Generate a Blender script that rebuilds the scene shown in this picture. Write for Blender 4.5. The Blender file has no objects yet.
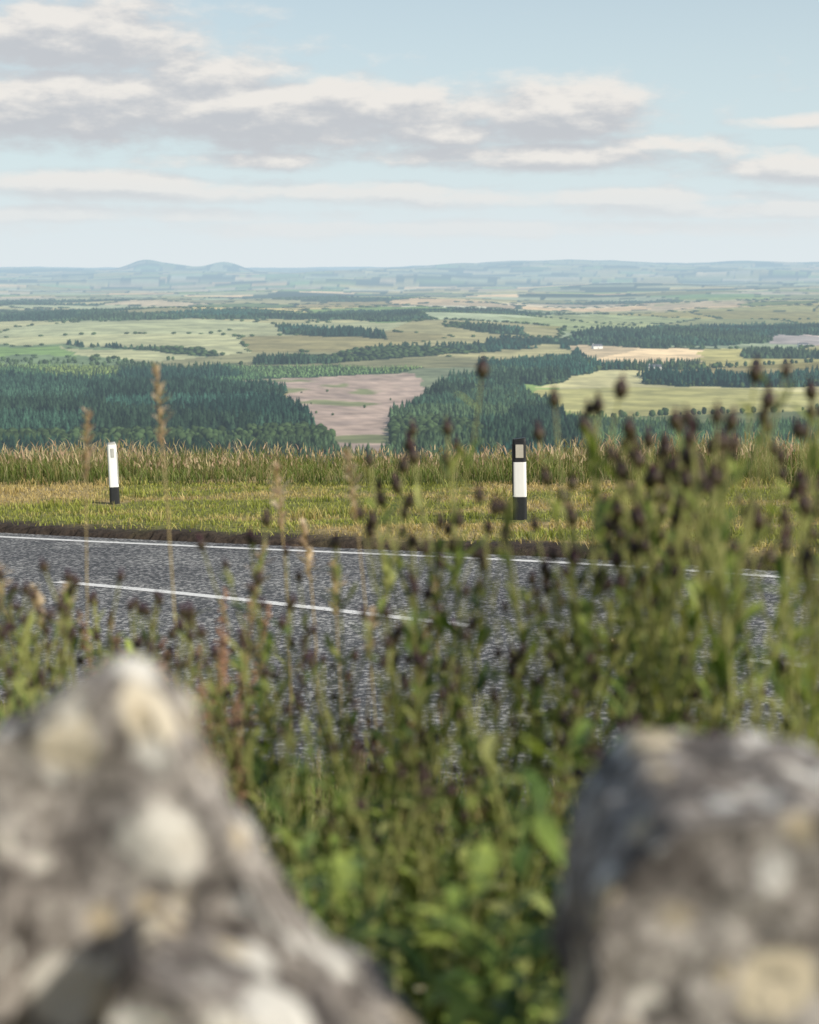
import bpy, bmesh, math, random
import numpy as np
from mathutils import Vector, noise as mnoise
random.seed(7); rng=np.random.default_rng(7)
scene=bpy.context.scene
scene.view_settings.view_transform='Standard'; scene.view_settings.look='None'
scene.view_settings.exposure=0; scene.view_settings.gamma=1
F=1706.0; PITCH=math.atan(244/F); SP,CP=math.sin(PITCH),math.cos(PITCH)

# ------------------------------------------------------------------ helpers
def hash2(ix,iy,s=0):
    h=(ix.astype(np.int64)*374761393+iy.astype(np.int64)*668265263+s*982451653)&0xffffffff
    h=((h^(h>>13))*1274126177)&0xffffffff
    h=(h^(h>>16))&0xffffffff
    return h/4294967295.0
def vnoise(x,y,s=0):
    x=np.asarray(x,float); y=np.asarray(y,float)
    ix=np.floor(x); iy=np.floor(y); fx=x-ix; fy=y-iy
    fx=fx*fx*(3-2*fx); fy=fy*fy*(3-2*fy)
    a=hash2(ix,iy,s);b=hash2(ix+1,iy,s);c=hash2(ix,iy+1,s);d=hash2(ix+1,iy+1,s)
    return (a*(1-fx)+b*fx)*(1-fy)+(c*(1-fx)+d*fx)*fy
def fbm(x,y,o=4,s=0):
    t=0;a=.5;n=0
    for i in range(o):
        t=t+a*vnoise(x*2**i+i*17.3,y*2**i-i*9.1,s+i); n+=a; a*=.5
    return t/n
def sstep(a,b,x):
    t=np.clip((x-a)/(b-a),0,1); return t*t*(3-2*t)
def voro(x,y,sc,s=0):
    x=x/sc;y=y/sc
    ix=np.floor(x);iy=np.floor(y)
    f1=np.full(x.shape,9.);f2=np.full(x.shape,9.);idv=np.zeros(x.shape)
    for dx in(-1,0,1):
        for dy in(-1,0,1):
            cx=ix+dx;cy=iy+dy
            px=cx+hash2(cx,cy,s+1);py=cy+hash2(cx,cy,s+2)
            d=np.hypot(x-px,y-py);h=hash2(cx,cy,s+3)
            c=d<f1
            f2=np.where(c,f1,np.minimum(f2,d));idv=np.where(c,h,idv);f1=np.where(c,d,f1)
    return f1,f2,idv
def ray(u,v):
    x=(u-409.5)/F;y=(512-v)/F
    return np.array([x,CP+y*SP,-SP+y*CP])
def project(x,y,z):
    dep=y*CP-z*SP; up=y*SP+z*CP
    dep=np.maximum(dep,.01)
    return 409.5+F*x/dep, 512-F*up/dep
def catmull(pts,n=24):
    P=[np.array(p,float) for p in pts]
    P=[2*P[0]-P[1]]+P+[2*P[-1]-P[-2]]
    out=[]
    for i in range(1,len(P)-2):
        for k in range(n):
            t=k/n
            out.append(.5*((2*P[i])+(-P[i-1]+P[i+1])*t+(2*P[i-1]-5*P[i]+4*P[i+1]-P[i+2])*t*t+(-P[i-1]+3*P[i]-3*P[i+1]+P[i+2])*t**3))
    out.append(P[-2]); return np.array(out)
def resample(pl,n):
    d=np.r_[0,np.cumsum(np.hypot(*np.diff(pl,axis=0).T))]
    t=np.linspace(0,d[-1],n)
    return np.c_[np.interp(t,d,pl[:,0]),np.interp(t,d,pl[:,1])]

# ------------------------------------------------------------------ road lines (metres)
C=catmull([(-46,46),(-24,30),(-10,20.3),(-3.23,15.5),(.44,12.28),(2.19,10.59),(2.52,10.26),(8,5.6),(14,1.6),(24,-3),(40,-9)])
E=catmull([(-46,50.5),(-24,34),(-10,23.6),(-4.8,19.85),(-2.26,18.17),(1.28,15.94),(3.45,14.15),(9.3,8.9),(15.6,4.6),(25.3,0),(41,-6)])
def sdist(x,y,pl):
    """signed distance, positive on the far (up-right) side"""
    pl=resample(pl,260)
    x=np.asarray(x,float);y=np.asarray(y,float);sh=x.shape
    x=x.ravel();y=y.ravel()
    best=np.full(x.shape,1e9);sg=np.zeros(x.shape)
    for i in range(len(pl)-1):
        a=pl[i];b=pl[i+1];d=b-a;L=d@d
        t=np.clip(((x-a[0])*d[0]+(y-a[1])*d[1])/L,0,1)
        qx=x-(a[0]+t*d[0]);qy=y-(a[1]+t*d[1])
        dd=qx*qx+qy*qy
        m=dd<best
        cr=d[0]*qy-d[1]*qx
        sg=np.where(m,np.sign(cr),sg);best=np.where(m,dd,best)
    return (np.sqrt(best)*sg).reshape(sh)
def P(x,y): return -2+.03*np.asarray(x)-.05*np.asarray(y)
CREST=31.0
def G(x,y):
    """global terrain height (camera = z 0)"""
    x=np.asarray(x,float);y=np.asarray(y,float)
    xs=40*np.tanh(x/40); q=y+.38*xs
    near=-2+.03*xs-.05*np.minimum(y,CREST-.38*xs)
    s=np.maximum(q-CREST,0)
    z=near-142*(1-np.exp(-s/430))
    r=np.hypot(x,y); az=np.arctan2(x,y)
    amp=sstep(900,1800,r)*14+sstep(2500,6000,r)*26+sstep(8000,15000,r)*50
    n=fbm(x/900+3.1,y/1500+7.7,3,5)-.5
    n2=fbm(x/3200+1.1,y/4200+2.7,3,9)-.5
    z=z+2*amp*(n*(1-sstep(5000,10000,r)*.6)+n2*.8)
    z=z+24*np.exp(-(((x+350)/900)**2+((y-3700)/700)**2))
    u=409.5+F*np.tan(np.clip(az,-1.2,1.2))
    rise=sstep(14000,30000,r)
    hr=50+210*fbm(az*9+2,r/5000,4,21)*sstep(250,620,u)+130*fbm(az*14,r/4000,4,33)
    z=z+rise*hr
    z=z+sstep(24000,27000,r)*(1-sstep(29000,33000,r))*(165*np.exp(-((u-148)/22)**2)+90*np.exp(-((u-182)/20)**2)+175*np.exp(-((u-226)/24)**2))
    return z

# ------------------------------------------------------------------ mesh + material helpers
def np_mesh(name,V,Fc,cols=None,smooth=False):
    me=bpy.data.meshes.new(name)
    V=np.asarray(V,np.float32);Fc=np.asarray(Fc,np.int32);k=Fc.shape[1]
    me.vertices.add(len(V));me.vertices.foreach_set('co',V.ravel())
    me.loops.add(Fc.size);me.loops.foreach_set('vertex_index',Fc.ravel())
    me.polygons.add(len(Fc));me.polygons.foreach_set('loop_start',np.arange(0,Fc.size,k,dtype=np.int32))
    me.polygons.foreach_set('loop_total',np.full(len(Fc),k,np.int32))
    me.update(calc_edges=True);me.validate()
    if smooth: me.polygons.foreach_set('use_smooth',np.ones(len(me.polygons),bool))
    if cols is not None:
        a=me.color_attributes.new('Col','FLOAT_COLOR','POINT')
        c=np.ones((len(V),4),np.float32);c[:,:3]=cols
        a.data.foreach_set('color',c.ravel())
    return me
def add_obj(name,me,mat=None,parent=None,loc=(0,0,0)):
    o=bpy.data.objects.new(name,me);scene.collection.objects.link(o);o.location=loc
    if mat and me: me.materials.append(mat)
    if parent: o.parent=parent
    return o
class MB:
    def __init__(s): s.v=[];s.f=[];s.c=[]
    def add(s,vs,fs,col):
        b=len(s.v);s.v+=[tuple(v) for v in vs]
        for f in fs: s.f.append(tuple(b+i for i in f))
        if isinstance(col,list): s.c+=col
        else: s.c+=[col]*len(vs)
    def mesh(s,name,smooth=True):
        me=bpy.data.meshes.new(name);me.from_pydata(s.v,[],s.f);me.update()
        a=me.color_attributes.new('Col','FLOAT_COLOR','POINT')
        arr=np.ones((len(s.v),4),np.float32);arr[:,:3]=np.array(s.c)
        a.data.foreach_set('color',arr.ravel())
        if smooth: me.polygons.foreach_set('use_smooth',np.ones(len(me.polygons),bool))
        return me
def newmat(name):
    m=bpy.data.materials.new(name);m.use_nodes=True;nt=m.node_tree;nt.nodes.clear()
    out=nt.nodes.new('ShaderNodeOutputMaterial');return m,nt,out
def N(nt,t,**kw):
    n=nt.nodes.new(t)
    for k,v in kw.items(): setattr(n,k,v)
    return n
def mth(nt,op,a,b=None,c=None):
    n=nt.nodes.new('ShaderNodeMath');n.operation=op
    for i,v in enumerate((a,b,c)):
        if v is None: continue
        if isinstance(v,(int,float)): n.inputs[i].default_value=v
        else: nt.links.new(v,n.inputs[i])
    return n.outputs[0]
def mixc(nt,f,a,b,bt='MIX'):
    n=nt.nodes.new('ShaderNodeMix');n.data_type='RGBA';n.blend_type=bt
    for s,v in ((n.inputs[0],f),(n.inputs[6],a),(n.inputs[7],b)):
        if isinstance(v,(int,float)): s.default_value=v
        elif isinstance(v,tuple): s.default_value=(*v,1)
        else: nt.links.new(v,s)
    return n.outputs[2]
def ramp(nt,f,a,b):
    n=nt.nodes.new('ShaderNodeMapRange');n.interpolation_type='SMOOTHSTEP'
    n.inputs[1].default_value=a;n.inputs[2].default_value=b;nt.links.new(f,n.inputs[0]);return n.outputs[0]
def noise(nt,co,sc,det=4,rough=.55):
    n=nt.nodes.new('ShaderNodeTexNoise');n.inputs['Scale'].default_value=sc
    n.inputs['Detail'].default_value=det;n.inputs['Roughness'].default_value=rough
    nt.links.new(co,n.inputs['Vector']);return n.outputs[0]
def principled(nt,col,rough=.8,bump=None,bs=.3,bd=.02):
    p=nt.nodes.new('ShaderNodeBsdfPrincipled');p.inputs['Roughness'].default_value=rough
    p.inputs['Specular IOR Level'].default_value=.3
    if isinstance(col,tuple): p.inputs['Base Color'].default_value=(*col,1)
    else: nt.links.new(col,p.inputs['Base Color'])
    if bump is not None:
        b=nt.nodes.new('ShaderNodeBump');b.inputs['Strength'].default_value=bs;b.inputs['Distance'].default_value=bd
        nt.links.new(bump,b.inputs['Height']);nt.links.new(b.outputs[0],p.inputs['Normal'])
    return p
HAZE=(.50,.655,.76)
def haze_mat(name,colfn,rough=.95):  # aerial haze painted into the surface as emission, stronger with distance from origin
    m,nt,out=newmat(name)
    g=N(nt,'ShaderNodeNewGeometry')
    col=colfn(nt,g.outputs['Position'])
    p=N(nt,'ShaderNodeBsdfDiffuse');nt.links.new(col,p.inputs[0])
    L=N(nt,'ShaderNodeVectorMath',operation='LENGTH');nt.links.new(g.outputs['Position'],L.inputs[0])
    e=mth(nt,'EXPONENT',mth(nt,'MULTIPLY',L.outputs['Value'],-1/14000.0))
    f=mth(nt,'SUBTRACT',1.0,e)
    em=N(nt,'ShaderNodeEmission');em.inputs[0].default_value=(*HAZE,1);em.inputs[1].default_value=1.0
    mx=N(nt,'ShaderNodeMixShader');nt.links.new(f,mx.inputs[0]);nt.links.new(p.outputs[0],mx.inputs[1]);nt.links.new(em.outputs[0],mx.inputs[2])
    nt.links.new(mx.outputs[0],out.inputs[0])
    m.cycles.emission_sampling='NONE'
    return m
def attr(nt):
    a=N(nt,'ShaderNodeAttribute');a.attribute_name='Col';return a.outputs['Color']
def veg_mat(name,trans=.3,rough=.55,gain=1.0):
    m,nt,out=newmat(name)
    g=N(nt,'ShaderNodeNewGeometry');col=attr(nt)
    n=noise(nt,g.outputs['Position'],9,2)
    c=mixc(nt,1.0,col,mixc(nt,n,(.6*gain,.6*gain,.6*gain),(1.4*gain,1.35*gain,1.2*gain)),'MULTIPLY')
    p=principled(nt,c,rough)
    t=N(nt,'ShaderNodeBsdfTranslucent');nt.links.new(mixc(nt,1.0,c,(1.4,1.4,.6),'MULTIPLY'),t.inputs[0])
    mx=N(nt,'ShaderNodeMixShader');mx.inputs[0].default_value=trans
    nt.links.new(p.outputs[0],mx.inputs[1]);nt.links.new(t.outputs[0],mx.inputs[2]);nt.links.new(mx.outputs[0],out.inputs[0])
    return m
def simple(name,col,rough=.6,var=.15,sc=30):
    m,nt,out=newmat(name)
    tc=N(nt,'ShaderNodeTexCoord');n=noise(nt,tc.outputs['Object'],sc,5)
    c=mixc(nt,n,tuple(x*(1-var) for x in col),tuple(min(1,x*(1+var)) for x in col))
    p=principled(nt,c,rough,n,.2,.005);nt.links.new(p.outputs[0],out.inputs[0]);return m

# ------------------------------------------------------------------ camera
cd=bpy.data.cameras.new('camera');cam=bpy.data.objects.new('camera',cd);scene.collection.objects.link(cam)
cam.rotation_euler=(math.pi/2-PITCH,0,0)
cd.sensor_fit='VERTICAL';cd.sensor_height=30;cd.sensor_width=24;cd.lens=1706/1024*30
cd.clip_start=.05;cd.clip_end=120000
cd.dof.use_dof=True;cd.dof.focus_distance=19;cd.dof.aperture_fstop=2.9
scene.camera=cam

# ------------------------------------------------------------------ sun + sky
sundir=Vector((.68,-.54,.52)).normalized()
sl=bpy.data.lights.new('sun','SUN');sl.energy=5.0;sl.angle=math.radians(.5);sl.color=(1,.93,.80)
so=bpy.data.objects.new('sun',sl);scene.collection.objects.link(so);so.rotation_euler=sundir.to_track_quat('Z','Y').to_euler()
w=bpy.data.worlds.new('World');scene.world=w;w.use_nodes=True;nt=w.node_tree;nt.nodes.clear()
g=bpy.data.node_groups.new('cloud_density','ShaderNodeTree')
g.interface.new_socket('A',in_out='INPUT',socket_type='NodeSocketFloat')
g.interface.new_socket('B',in_out='INPUT',socket_type='NodeSocketFloat')
g.interface.new_socket('D',in_out='OUTPUT',socket_type='NodeSocketFloat')
gi=g.nodes.new('NodeGroupInput');go=g.nodes.new('NodeGroupOutput')
A,B=gi.outputs[0],gi.outputs[1]      # azimuth, elevation in units of 1/17.06 rad
cmb=N(g,'ShaderNodeCombineXYZ');g.links.new(mth(g,'MULTIPLY',A,.8),cmb.inputs[0]);g.links.new(mth(g,'MULTIPLY',B,2.0),cmb.inputs[1])
n1=noise(g,cmb.outputs[0],1.15,8,.58)
n2=noise(g,cmb.outputs[0],.4,2,.5)
clouds=[(85,52,160,48,1.1),(60,112,300,46,1.14),(290,118,270,40,1.1),(545,116,170,32,1.05),(220,82,130,36,.95),(430,136,240,22,.95),
 (540,160,240,17,.98),(665,152,90,18,.85),(80,188,190,16,.96),(330,196,250,14,.9),(800,174,140,19,.92),(560,201,280,13,.9),
 (100,217,300,11,.86),(480,230,460,11,.84),(720,212,240,12,.85),(250,165,130,12,.80),(760,130,90,9,.64)]
tot=None
for (u,v,ru,rv,wt) in clouds:
    a0=(u-409.5)/100;b0=(268-v)/100
    dx=mth(g,'DIVIDE',mth(g,'SUBTRACT',A,a0),ru/100);dy=mth(g,'DIVIDE',mth(g,'SUBTRACT',B,b0),rv/100)
    r2=mth(g,'ADD',mth(g,'MULTIPLY',dx,dx),mth(g,'MULTIPLY',dy,dy))
    e=mth(g,'MULTIPLY',mth(g,'EXPONENT',mth(g,'MULTIPLY',r2,-.85)),wt)
    tot=e if tot is None else mth(g,'MAXIMUM',tot,e)
side=mth(g,'MULTIPLY',ramp(g,mth(g,'ABSOLUTE',A),4.6,6.0),ramp(g,mth(g,'ABSOLUTE',A),10.5,9.0))
gen=mth(g,'MULTIPLY',mth(g,'MULTIPLY',side,ramp(g,n2,.45,.6)),mth(g,'MULTIPLY',ramp(g,B,4.5,2.5),.6))
tot=mth(g,'MAXIMUM',tot,gen)
D=mth(g,'ADD',tot,mth(g,'MULTIPLY',mth(g,'SUBTRACT',n1,.54),1.9))
g.links.new(D,go.inputs[0])
tc=N(nt,'ShaderNodeTexCoord');sx=N(nt,'ShaderNodeSeparateXYZ');nt.links.new(tc.outputs['Generated'],sx.inputs[0])
az=mth(nt,'MULTIPLY',mth(nt,'ARCTAN2',sx.outputs[0],sx.outputs[1]),17.06)
el=mth(nt,'MULTIPLY',mth(nt,'ARCSINE',sx.outputs[2]),17.06)
def dens(a,b):
    n=nt.nodes.new('ShaderNodeGroup');n.node_tree=g;nt.links.new(a,n.inputs[0]);nt.links.new(b,n.inputs[1]);return n.outputs[0]
d0=dens(az,el);d1=dens(mth(nt,'ADD',az,.06),mth(nt,'ADD',el,.14))
alpha=ramp(nt,d0,.20,.76)
lit=ramp(nt,mth(nt,'SUBTRACT',d0,d1),-.18,.38)
core=ramp(nt,d0,.35,.95)
sky=N(nt,'ShaderNodeTexSky');sky.sky_type='NISHITA';sky.sun_disc=False
sky.sun_elevation=math.asin(sundir.z);sky.sun_rotation=math.atan2(sundir.x,sundir.y)
sky.air_density=1.0;sky.dust_density=1.2;sky.ozone_density=1.5
ST=.1
shade=mixc(nt,lit,(.575/ST,.595/ST,.625/ST),(.86/ST,.825/ST,.78/ST))
shade=mixc(nt,mth(nt,'MULTIPLY',mth(nt,'SUBTRACT',1.0,lit),mth(nt,'MULTIPLY',core,.3)),shade,(.50/ST,.52/ST,.56/ST))
hz=ramp(nt,el,.1,1.2)
shade=mixc(nt,hz,(.76/ST,.79/ST,.80/ST),shade)
milk=ramp(nt,el,6.5,-.5)
skyc=mixc(nt,mth(nt,'ADD',mth(nt,'MULTIPLY',milk,.8),.1),sky.outputs[0],(.71/ST,.84/ST,.885/ST))
skyc=mixc(nt,ramp(nt,el,1.2,0),skyc,(.74/ST,.81/ST,.84/ST))
fin=mixc(nt,mth(nt,'MULTIPLY',alpha,mth(nt,'ADD',mth(nt,'MULTIPLY',hz,.30),.64)),skyc,shade)
bg=N(nt,'ShaderNodeBackground');bg.inputs[1].default_value=ST;nt.links.new(fin,bg.inputs[0])
bg2=N(nt,'ShaderNodeBackground');bg2.inputs[1].default_value=ST;nt.links.new(skyc,bg2.inputs[0])
band=mth(nt,'MULTIPLY',mth(nt,'LESS_THAN',mth(nt,'ABSOLUTE',az),11.0),mth(nt,'MULTIPLY',mth(nt,'LESS_THAN',el,5.5),mth(nt,'GREATER_THAN',el,-.3)))
mxw=N(nt,'ShaderNodeMixShader');nt.links.new(band,mxw.inputs[0]);nt.links.new(bg2.outputs[0],mxw.inputs[1]);nt.links.new(bg.outputs[0],mxw.inputs[2])
wo=N(nt,'ShaderNodeOutputWorld');nt.links.new(mxw.outputs[0],wo.inputs[0])
w.cycles.sampling_method='MANUAL';w.cycles.sample_map_resolution=512

# ------------------------------------------------------------------ near ground
def axis(segs):
    out=[]
    for a,b,s in segs: out+=list(np.arange(a,b,s))
    out.append(segs[-1][1]);return np.array(out)
gx=axis([(-75,-14,1.),(-14,12,.11),(12,60,1.)]);gy=axis([(-12,1,.5),(1,32,.11),(32,75,1.)])
X,Y=np.meshgrid(gx,gy);sdE=sdist(X,Y,E);sdC=sdist(X,Y,C)
def ground_z(X,Y,sdE,sdC):
    z=G(X,Y)
    road=(sdE<.34)&(sdC>-3.68)
    lip=sstep(.3,.5,sdE)
    farv=lip*((.05+.05*fbm(X*1.6,Y*1.6,3,3))*(1-.75*sstep(.9,3,sdE)))+.045*(fbm(X*5,Y*5,2,4)-.5)*lip
    s=-(sdC+3.68)
    bank=sstep(.1,5.2,s)*.98+.05*(s>0)*fbm(X*2,Y*2,3,8)
    z=z+np.where(sdE>.3,farv,0)+np.where(s>0,bank,0)
    z=np.where(road,P(X,Y)-.12,z)
    return z
Z=ground_z(X,Y,sdE,sdC)
ny,nx=X.shape;idx=np.arange(ny*nx).reshape(ny,nx)
Fq=np.stack([idx[:-1,:-1],idx[:-1,1:],idx[1:,1:],idx[1:,:-1]],-1).reshape(-1,4)
soil=1-sstep(.55,1.15,sdE+.9*(fbm(X*1.2,Y*1.2,3,14)-.5)); soil=np.where(sdC<-3.6,sstep(.9,.0,-(sdC+3.68))*.8,soil)
dry=fbm(X*.5,Y*.9,4,12)
cg=np.array([.19,.20,.06]);cdry=np.array([.38,.30,.15]);cs=np.array([.06,.045,.035])
col=cg+(cdry-cg)*sstep(.40,.60,dry)[...,None]; col=col+(cs-col)*soil[...,None]
me=np_mesh('ground',np.stack([X,Y,Z],-1).reshape(-1,3),Fq,col.reshape(-1,3),True)
m,nt,out=newmat('ground_turf');gg=N(nt,'ShaderNodeNewGeometry')
n=noise(nt,gg.outputs['Position'],14,8,.7);c=mixc(nt,1.0,attr(nt),mixc(nt,ramp(nt,n,.3,.7),(.45,.45,.45),(1.45,1.4,1.3)),'MULTIPLY')
p=principled(nt,c,.95,n,.8,.04);nt.links.new(p.outputs[0],out.inputs[0])
add_obj('ground',me,m)

# ------------------------------------------------------------------ road
nC=220;Cr=resample(C,nC);Er=resample(E,nC)
def normals(pl):
    d=np.gradient(pl,axis=0);L=np.hypot(d[:,0],d[:,1])[:,None];d=d/L
    return np.c_[-d[:,1],d[:,0]]
nrmC=normals(Cr);nrmE=normals(Er)
near=Cr-nrmC*3.72;far=Er+nrmE*.36
K=14;V=[]
for i in range(nC):
    for k in range(K+1):
        t=k/K;p=near[i]*(1-t)+far[i]*t
        V.append((p[0],p[1],float(P(p[0],p[1]))))
idx=np.arange(nC*(K+1)).reshape(nC,K+1)
Fq=np.stack([idx[:-1,:-1],idx[1:,:-1],idx[1:,1:],idx[:-1,1:]],-1).reshape(-1,4)
me=np_mesh('road',V,Fq)
m,nt,out=newmat('asphalt_chippings');gg=N(nt,'ShaderNodeNewGeometry');pos=gg.outputs['Position']
vo=N(nt,'ShaderNodeTexVoronoi');vo.inputs['Scale'].default_value=38;nt.links.new(pos,vo.inputs['Vector'])
sepc=N(nt,'ShaderNodeSeparateColor');nt.links.new(vo.outputs['Color'],sepc.inputs[0])
f=ramp(nt,sepc.outputs[0],.5,1.0)
c=mixc(nt,f,(.080,.082,.085),(.42,.41,.395))
big=noise(nt,pos,.7,5,.6);mid=noise(nt,pos,5,3,.5)
c=mixc(nt,1.0,c,mixc(nt,ramp(nt,big,.35,.65),(.78,.78,.8),(1.2,1.2,1.18)),'MULTIPLY')
c=mixc(nt,1.0,c,mixc(nt,mid,(.82,.82,.82),(1.18,1.18,1.18)),'MULTIPLY')
h=mth(nt,'SUBTRACT',1.0,vo.outputs['Distance'])
p=principled(nt,c,.85,h,.4,.008);nt.links.new(p.outputs[0],out.inputs[0])
add_obj('road',me,m)
m,nt,out=newmat('road_paint');gg=N(nt,'ShaderNodeNewGeometry');pos=gg.outputs['Position']
n=noise(nt,pos,38,5,.7);n2=noise(nt,pos,3,3)
f=ramp(nt,mth(nt,'ADD',n,mth(nt,'MULTIPLY',n2,.3)),.50,.60)
c=mixc(nt,f,(.20,.20,.20),(.80,.79,.76));p=principled(nt,c,.7,n,.3,.004);nt.links.new(p.outputs[0],out.inputs[0]);paint=m
def stripe(name,pl,wd,parent,t0=None,t1=None):
    pl=resample(pl,900);d=np.r_[0,np.cumsum(np.hypot(*np.diff(pl,axis=0).T))];nn=normals(pl)
    if t0 is None:t0,t1=0,d[-1]
    n=max(4,int((t1-t0)/.25));tt=np.linspace(t0,t1,n);V=[]
    for t in tt:
        x=np.interp(t,d,pl[:,0]);y=np.interp(t,d,pl[:,1]);a=np.interp(t,d,nn[:,0]);b=np.interp(t,d,nn[:,1])
        for sgn in(-1,1):
            px=x+a*sgn*wd*.5;py=y+b*sgn*wd*.5;V.append((px,py,float(P(px,py))+.004))
    idx=np.arange(n*2).reshape(n,2);Fq=np.stack([idx[:-1,0],idx[1:,0],idx[1:,1],idx[:-1,1]],-1)
    add_obj(name,np_mesh(name,V,Fq),paint,parent)
mk=add_obj('road_markings',None)
stripe('far_edge_line',E,.12,mk)
pl=resample(C,900);d=np.r_[0,np.cumsum(np.hypot(*np.diff(pl,axis=0).T))]
def at(pt): return d[np.argmin(np.hypot(pl[:,0]-pt[0],pl[:,1]-pt[1]))]
ta=at((-3.23,15.5));tb=at((.44,12.28));tcc=at((2.19,10.59));per=tcc-ta
for k in range(-7,8):
    a=ta+k*per;b=a+(tb-ta)
    if a<0 or b>d[-1]: continue
    stripe('centre_dash_%d'%(k+8),C,.13,mk,a,b)
ts=(tb+tcc)/2
sxp,syp=np.interp(ts,d,pl[:,0]),np.interp(ts,d,pl[:,1]);sdv=pl[np.searchsorted(d,ts)+3]-pl[np.searchsorted(d,ts)-3];ang=math.atan2(sdv[1],sdv[0])
stud=add_obj('road_stud',None,loc=(sxp,syp,float(P(sxp,syp))))
stud.rotation_euler=(0,0,ang)
def box(name,size,mat,parent,loc=(0,0,0),bev=.004,taper=1.0,rot=(0,0,0)):
    bm=bmesh.new();bmesh.ops.create_cube(bm,size=1)
    for v in bm.verts:
        k=taper if v.co.z>0 else 1
        v.co=Vector((v.co.x*size[0]*k,v.co.y*size[1]*k,v.co.z*size[2]))
    bmesh.ops.bevel(bm,geom=bm.edges[:],offset=bev,segments=2,affect='EDGES')
    me=bpy.data.meshes.new(name);bm.to_mesh(me);bm.free();o=add_obj(name,me,mat,parent,loc);o.rotation_euler=rot;return o
rub=simple('stud_rubber',(.08,.055,.04),.7);iron=simple('stud_iron',(.16,.09,.05),.6);refl=simple('stud_lens',(.7,.55,.35),.25)
box('housing',(.26,.15,.025),iron,stud,(0,0,.008),.006,.85)
box('insert',(.15,.09,.024),rub,stud,(0,0,.026),.008,.8)
for sy in(-.02,.02):
    for sxx in(-.07,.07): box('lens',(.012,.018,.014),refl,stud,(sxx,sy,.028),.003)

# ------------------------------------------------------------------ marker post positions
def planehit(u,v):
    d_=ray(u,v);t=2/(-d_[2]+.03*d_[0]-.05*d_[1]);return d_*t
POSTS=[planehit(520,521),planehit(115,505)]

# ------------------------------------------------------------------ verge grass (short)
def blades(px,py,pz,h,wd,colb,colt,lean=.5,seed=1):
    r=np.random.default_rng(seed);n=len(px);a=r.uniform(0,2*np.pi,n);l=r.uniform(0,lean,n)*h;b=r.uniform(0,2*np.pi,n)
    dx,dy=np.cos(a)*wd*.5,np.sin(a)*wd*.5;lx,ly=np.cos(b)*l,np.sin(b)*l
    V=np.zeros((n,5,3))
    V[:,0]=np.c_[px-dx,py-dy,pz];V[:,1]=np.c_[px+dx,py+dy,pz]
    V[:,2]=np.c_[px-dx*.7+lx*.35,py-dy*.7+ly*.35,pz+h*.6];V[:,3]=np.c_[px+dx*.7+lx*.35,py+dy*.7+ly*.35,pz+h*.6]
    V[:,4]=np.c_[px+lx,py+ly,pz+h]
    base=(np.arange(n)*5)[:,None]
    T=np.concatenate([base+[0,1,3],base+[0,3,2],base+[2,3,4]],0)
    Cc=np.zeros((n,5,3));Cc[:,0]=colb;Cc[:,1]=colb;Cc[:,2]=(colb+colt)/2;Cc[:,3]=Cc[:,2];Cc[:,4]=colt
    return V.reshape(-1,3),T,Cc.reshape(-1,3)
vegm=veg_mat('grass_blades',.3)
def scat(n,x0,x1,y0,y1,cond,seed):
    r=np.random.default_rng(seed);x=r.uniform(x0,x1,n);y=r.uniform(y0,y1,n)
    e=sdist(x,y,E);c=sdist(x,y,C);k=cond(x,y,e,c,r);x=x[k];y=y[k];return x,y,ground_z(x,y,e[k],c[k]),e[k],r
def q_(x,y): return y+.38*x
def clearpost(x,y):
    k=np.ones(len(x),bool)
    for p in POSTS: k&=~((np.abs(x-p[0])<.22)&(y<p[1]+.15)&(y>p[1]-.5))
    return k
x,y,z,e,r=scat(170000,-14,12,12,34,lambda x,y,e,c,r:(e>.5+.9*r.random(len(x))**2)&(q_(x,y)<26.2)&clearpost(x,y),11)
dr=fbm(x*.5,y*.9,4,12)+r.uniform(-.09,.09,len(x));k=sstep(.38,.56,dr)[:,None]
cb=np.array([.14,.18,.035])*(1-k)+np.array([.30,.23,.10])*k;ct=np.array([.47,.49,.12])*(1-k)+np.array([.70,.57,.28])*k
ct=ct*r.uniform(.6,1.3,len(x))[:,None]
tuft=(vnoise(x*1.6,y*1.6,7)>.78)
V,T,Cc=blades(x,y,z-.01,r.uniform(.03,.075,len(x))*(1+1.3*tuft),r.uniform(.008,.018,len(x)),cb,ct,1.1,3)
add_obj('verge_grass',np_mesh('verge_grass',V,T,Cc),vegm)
# ------------------------------------------------------------------ tall rough grass on the crest
def lowk(x,y): return .5+.75*sstep(.3,.7,fbm(x*.28,y*.28,3,41))
x,y,z,e,r=scat(105000,-18,16,18,40,lambda x,y,e,c,r:(q_(x,y)>25+.9*fbm(x*.6,y*.6,2,5)+.5*r.random(len(x)))&(q_(x,y)<33)&(e>1),21)
h=(.11+.21*lowk(x,y))*r.uniform(.6,1.15,len(x))
k=r.random(len(x))[:,None]
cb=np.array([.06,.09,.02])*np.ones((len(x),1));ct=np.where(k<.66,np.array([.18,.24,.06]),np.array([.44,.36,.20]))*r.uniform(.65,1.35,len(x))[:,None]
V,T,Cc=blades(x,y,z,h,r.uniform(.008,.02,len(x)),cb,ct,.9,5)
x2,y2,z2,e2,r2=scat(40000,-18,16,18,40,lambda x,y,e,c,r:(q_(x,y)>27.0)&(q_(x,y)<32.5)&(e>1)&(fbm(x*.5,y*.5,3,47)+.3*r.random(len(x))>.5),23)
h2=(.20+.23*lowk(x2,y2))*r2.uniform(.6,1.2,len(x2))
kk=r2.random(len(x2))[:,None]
cc=np.where(kk<.45,np.array([.50,.36,.27]),np.where(kk<.85,np.array([.56,.47,.31]),np.array([.26,.26,.12])))
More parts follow.
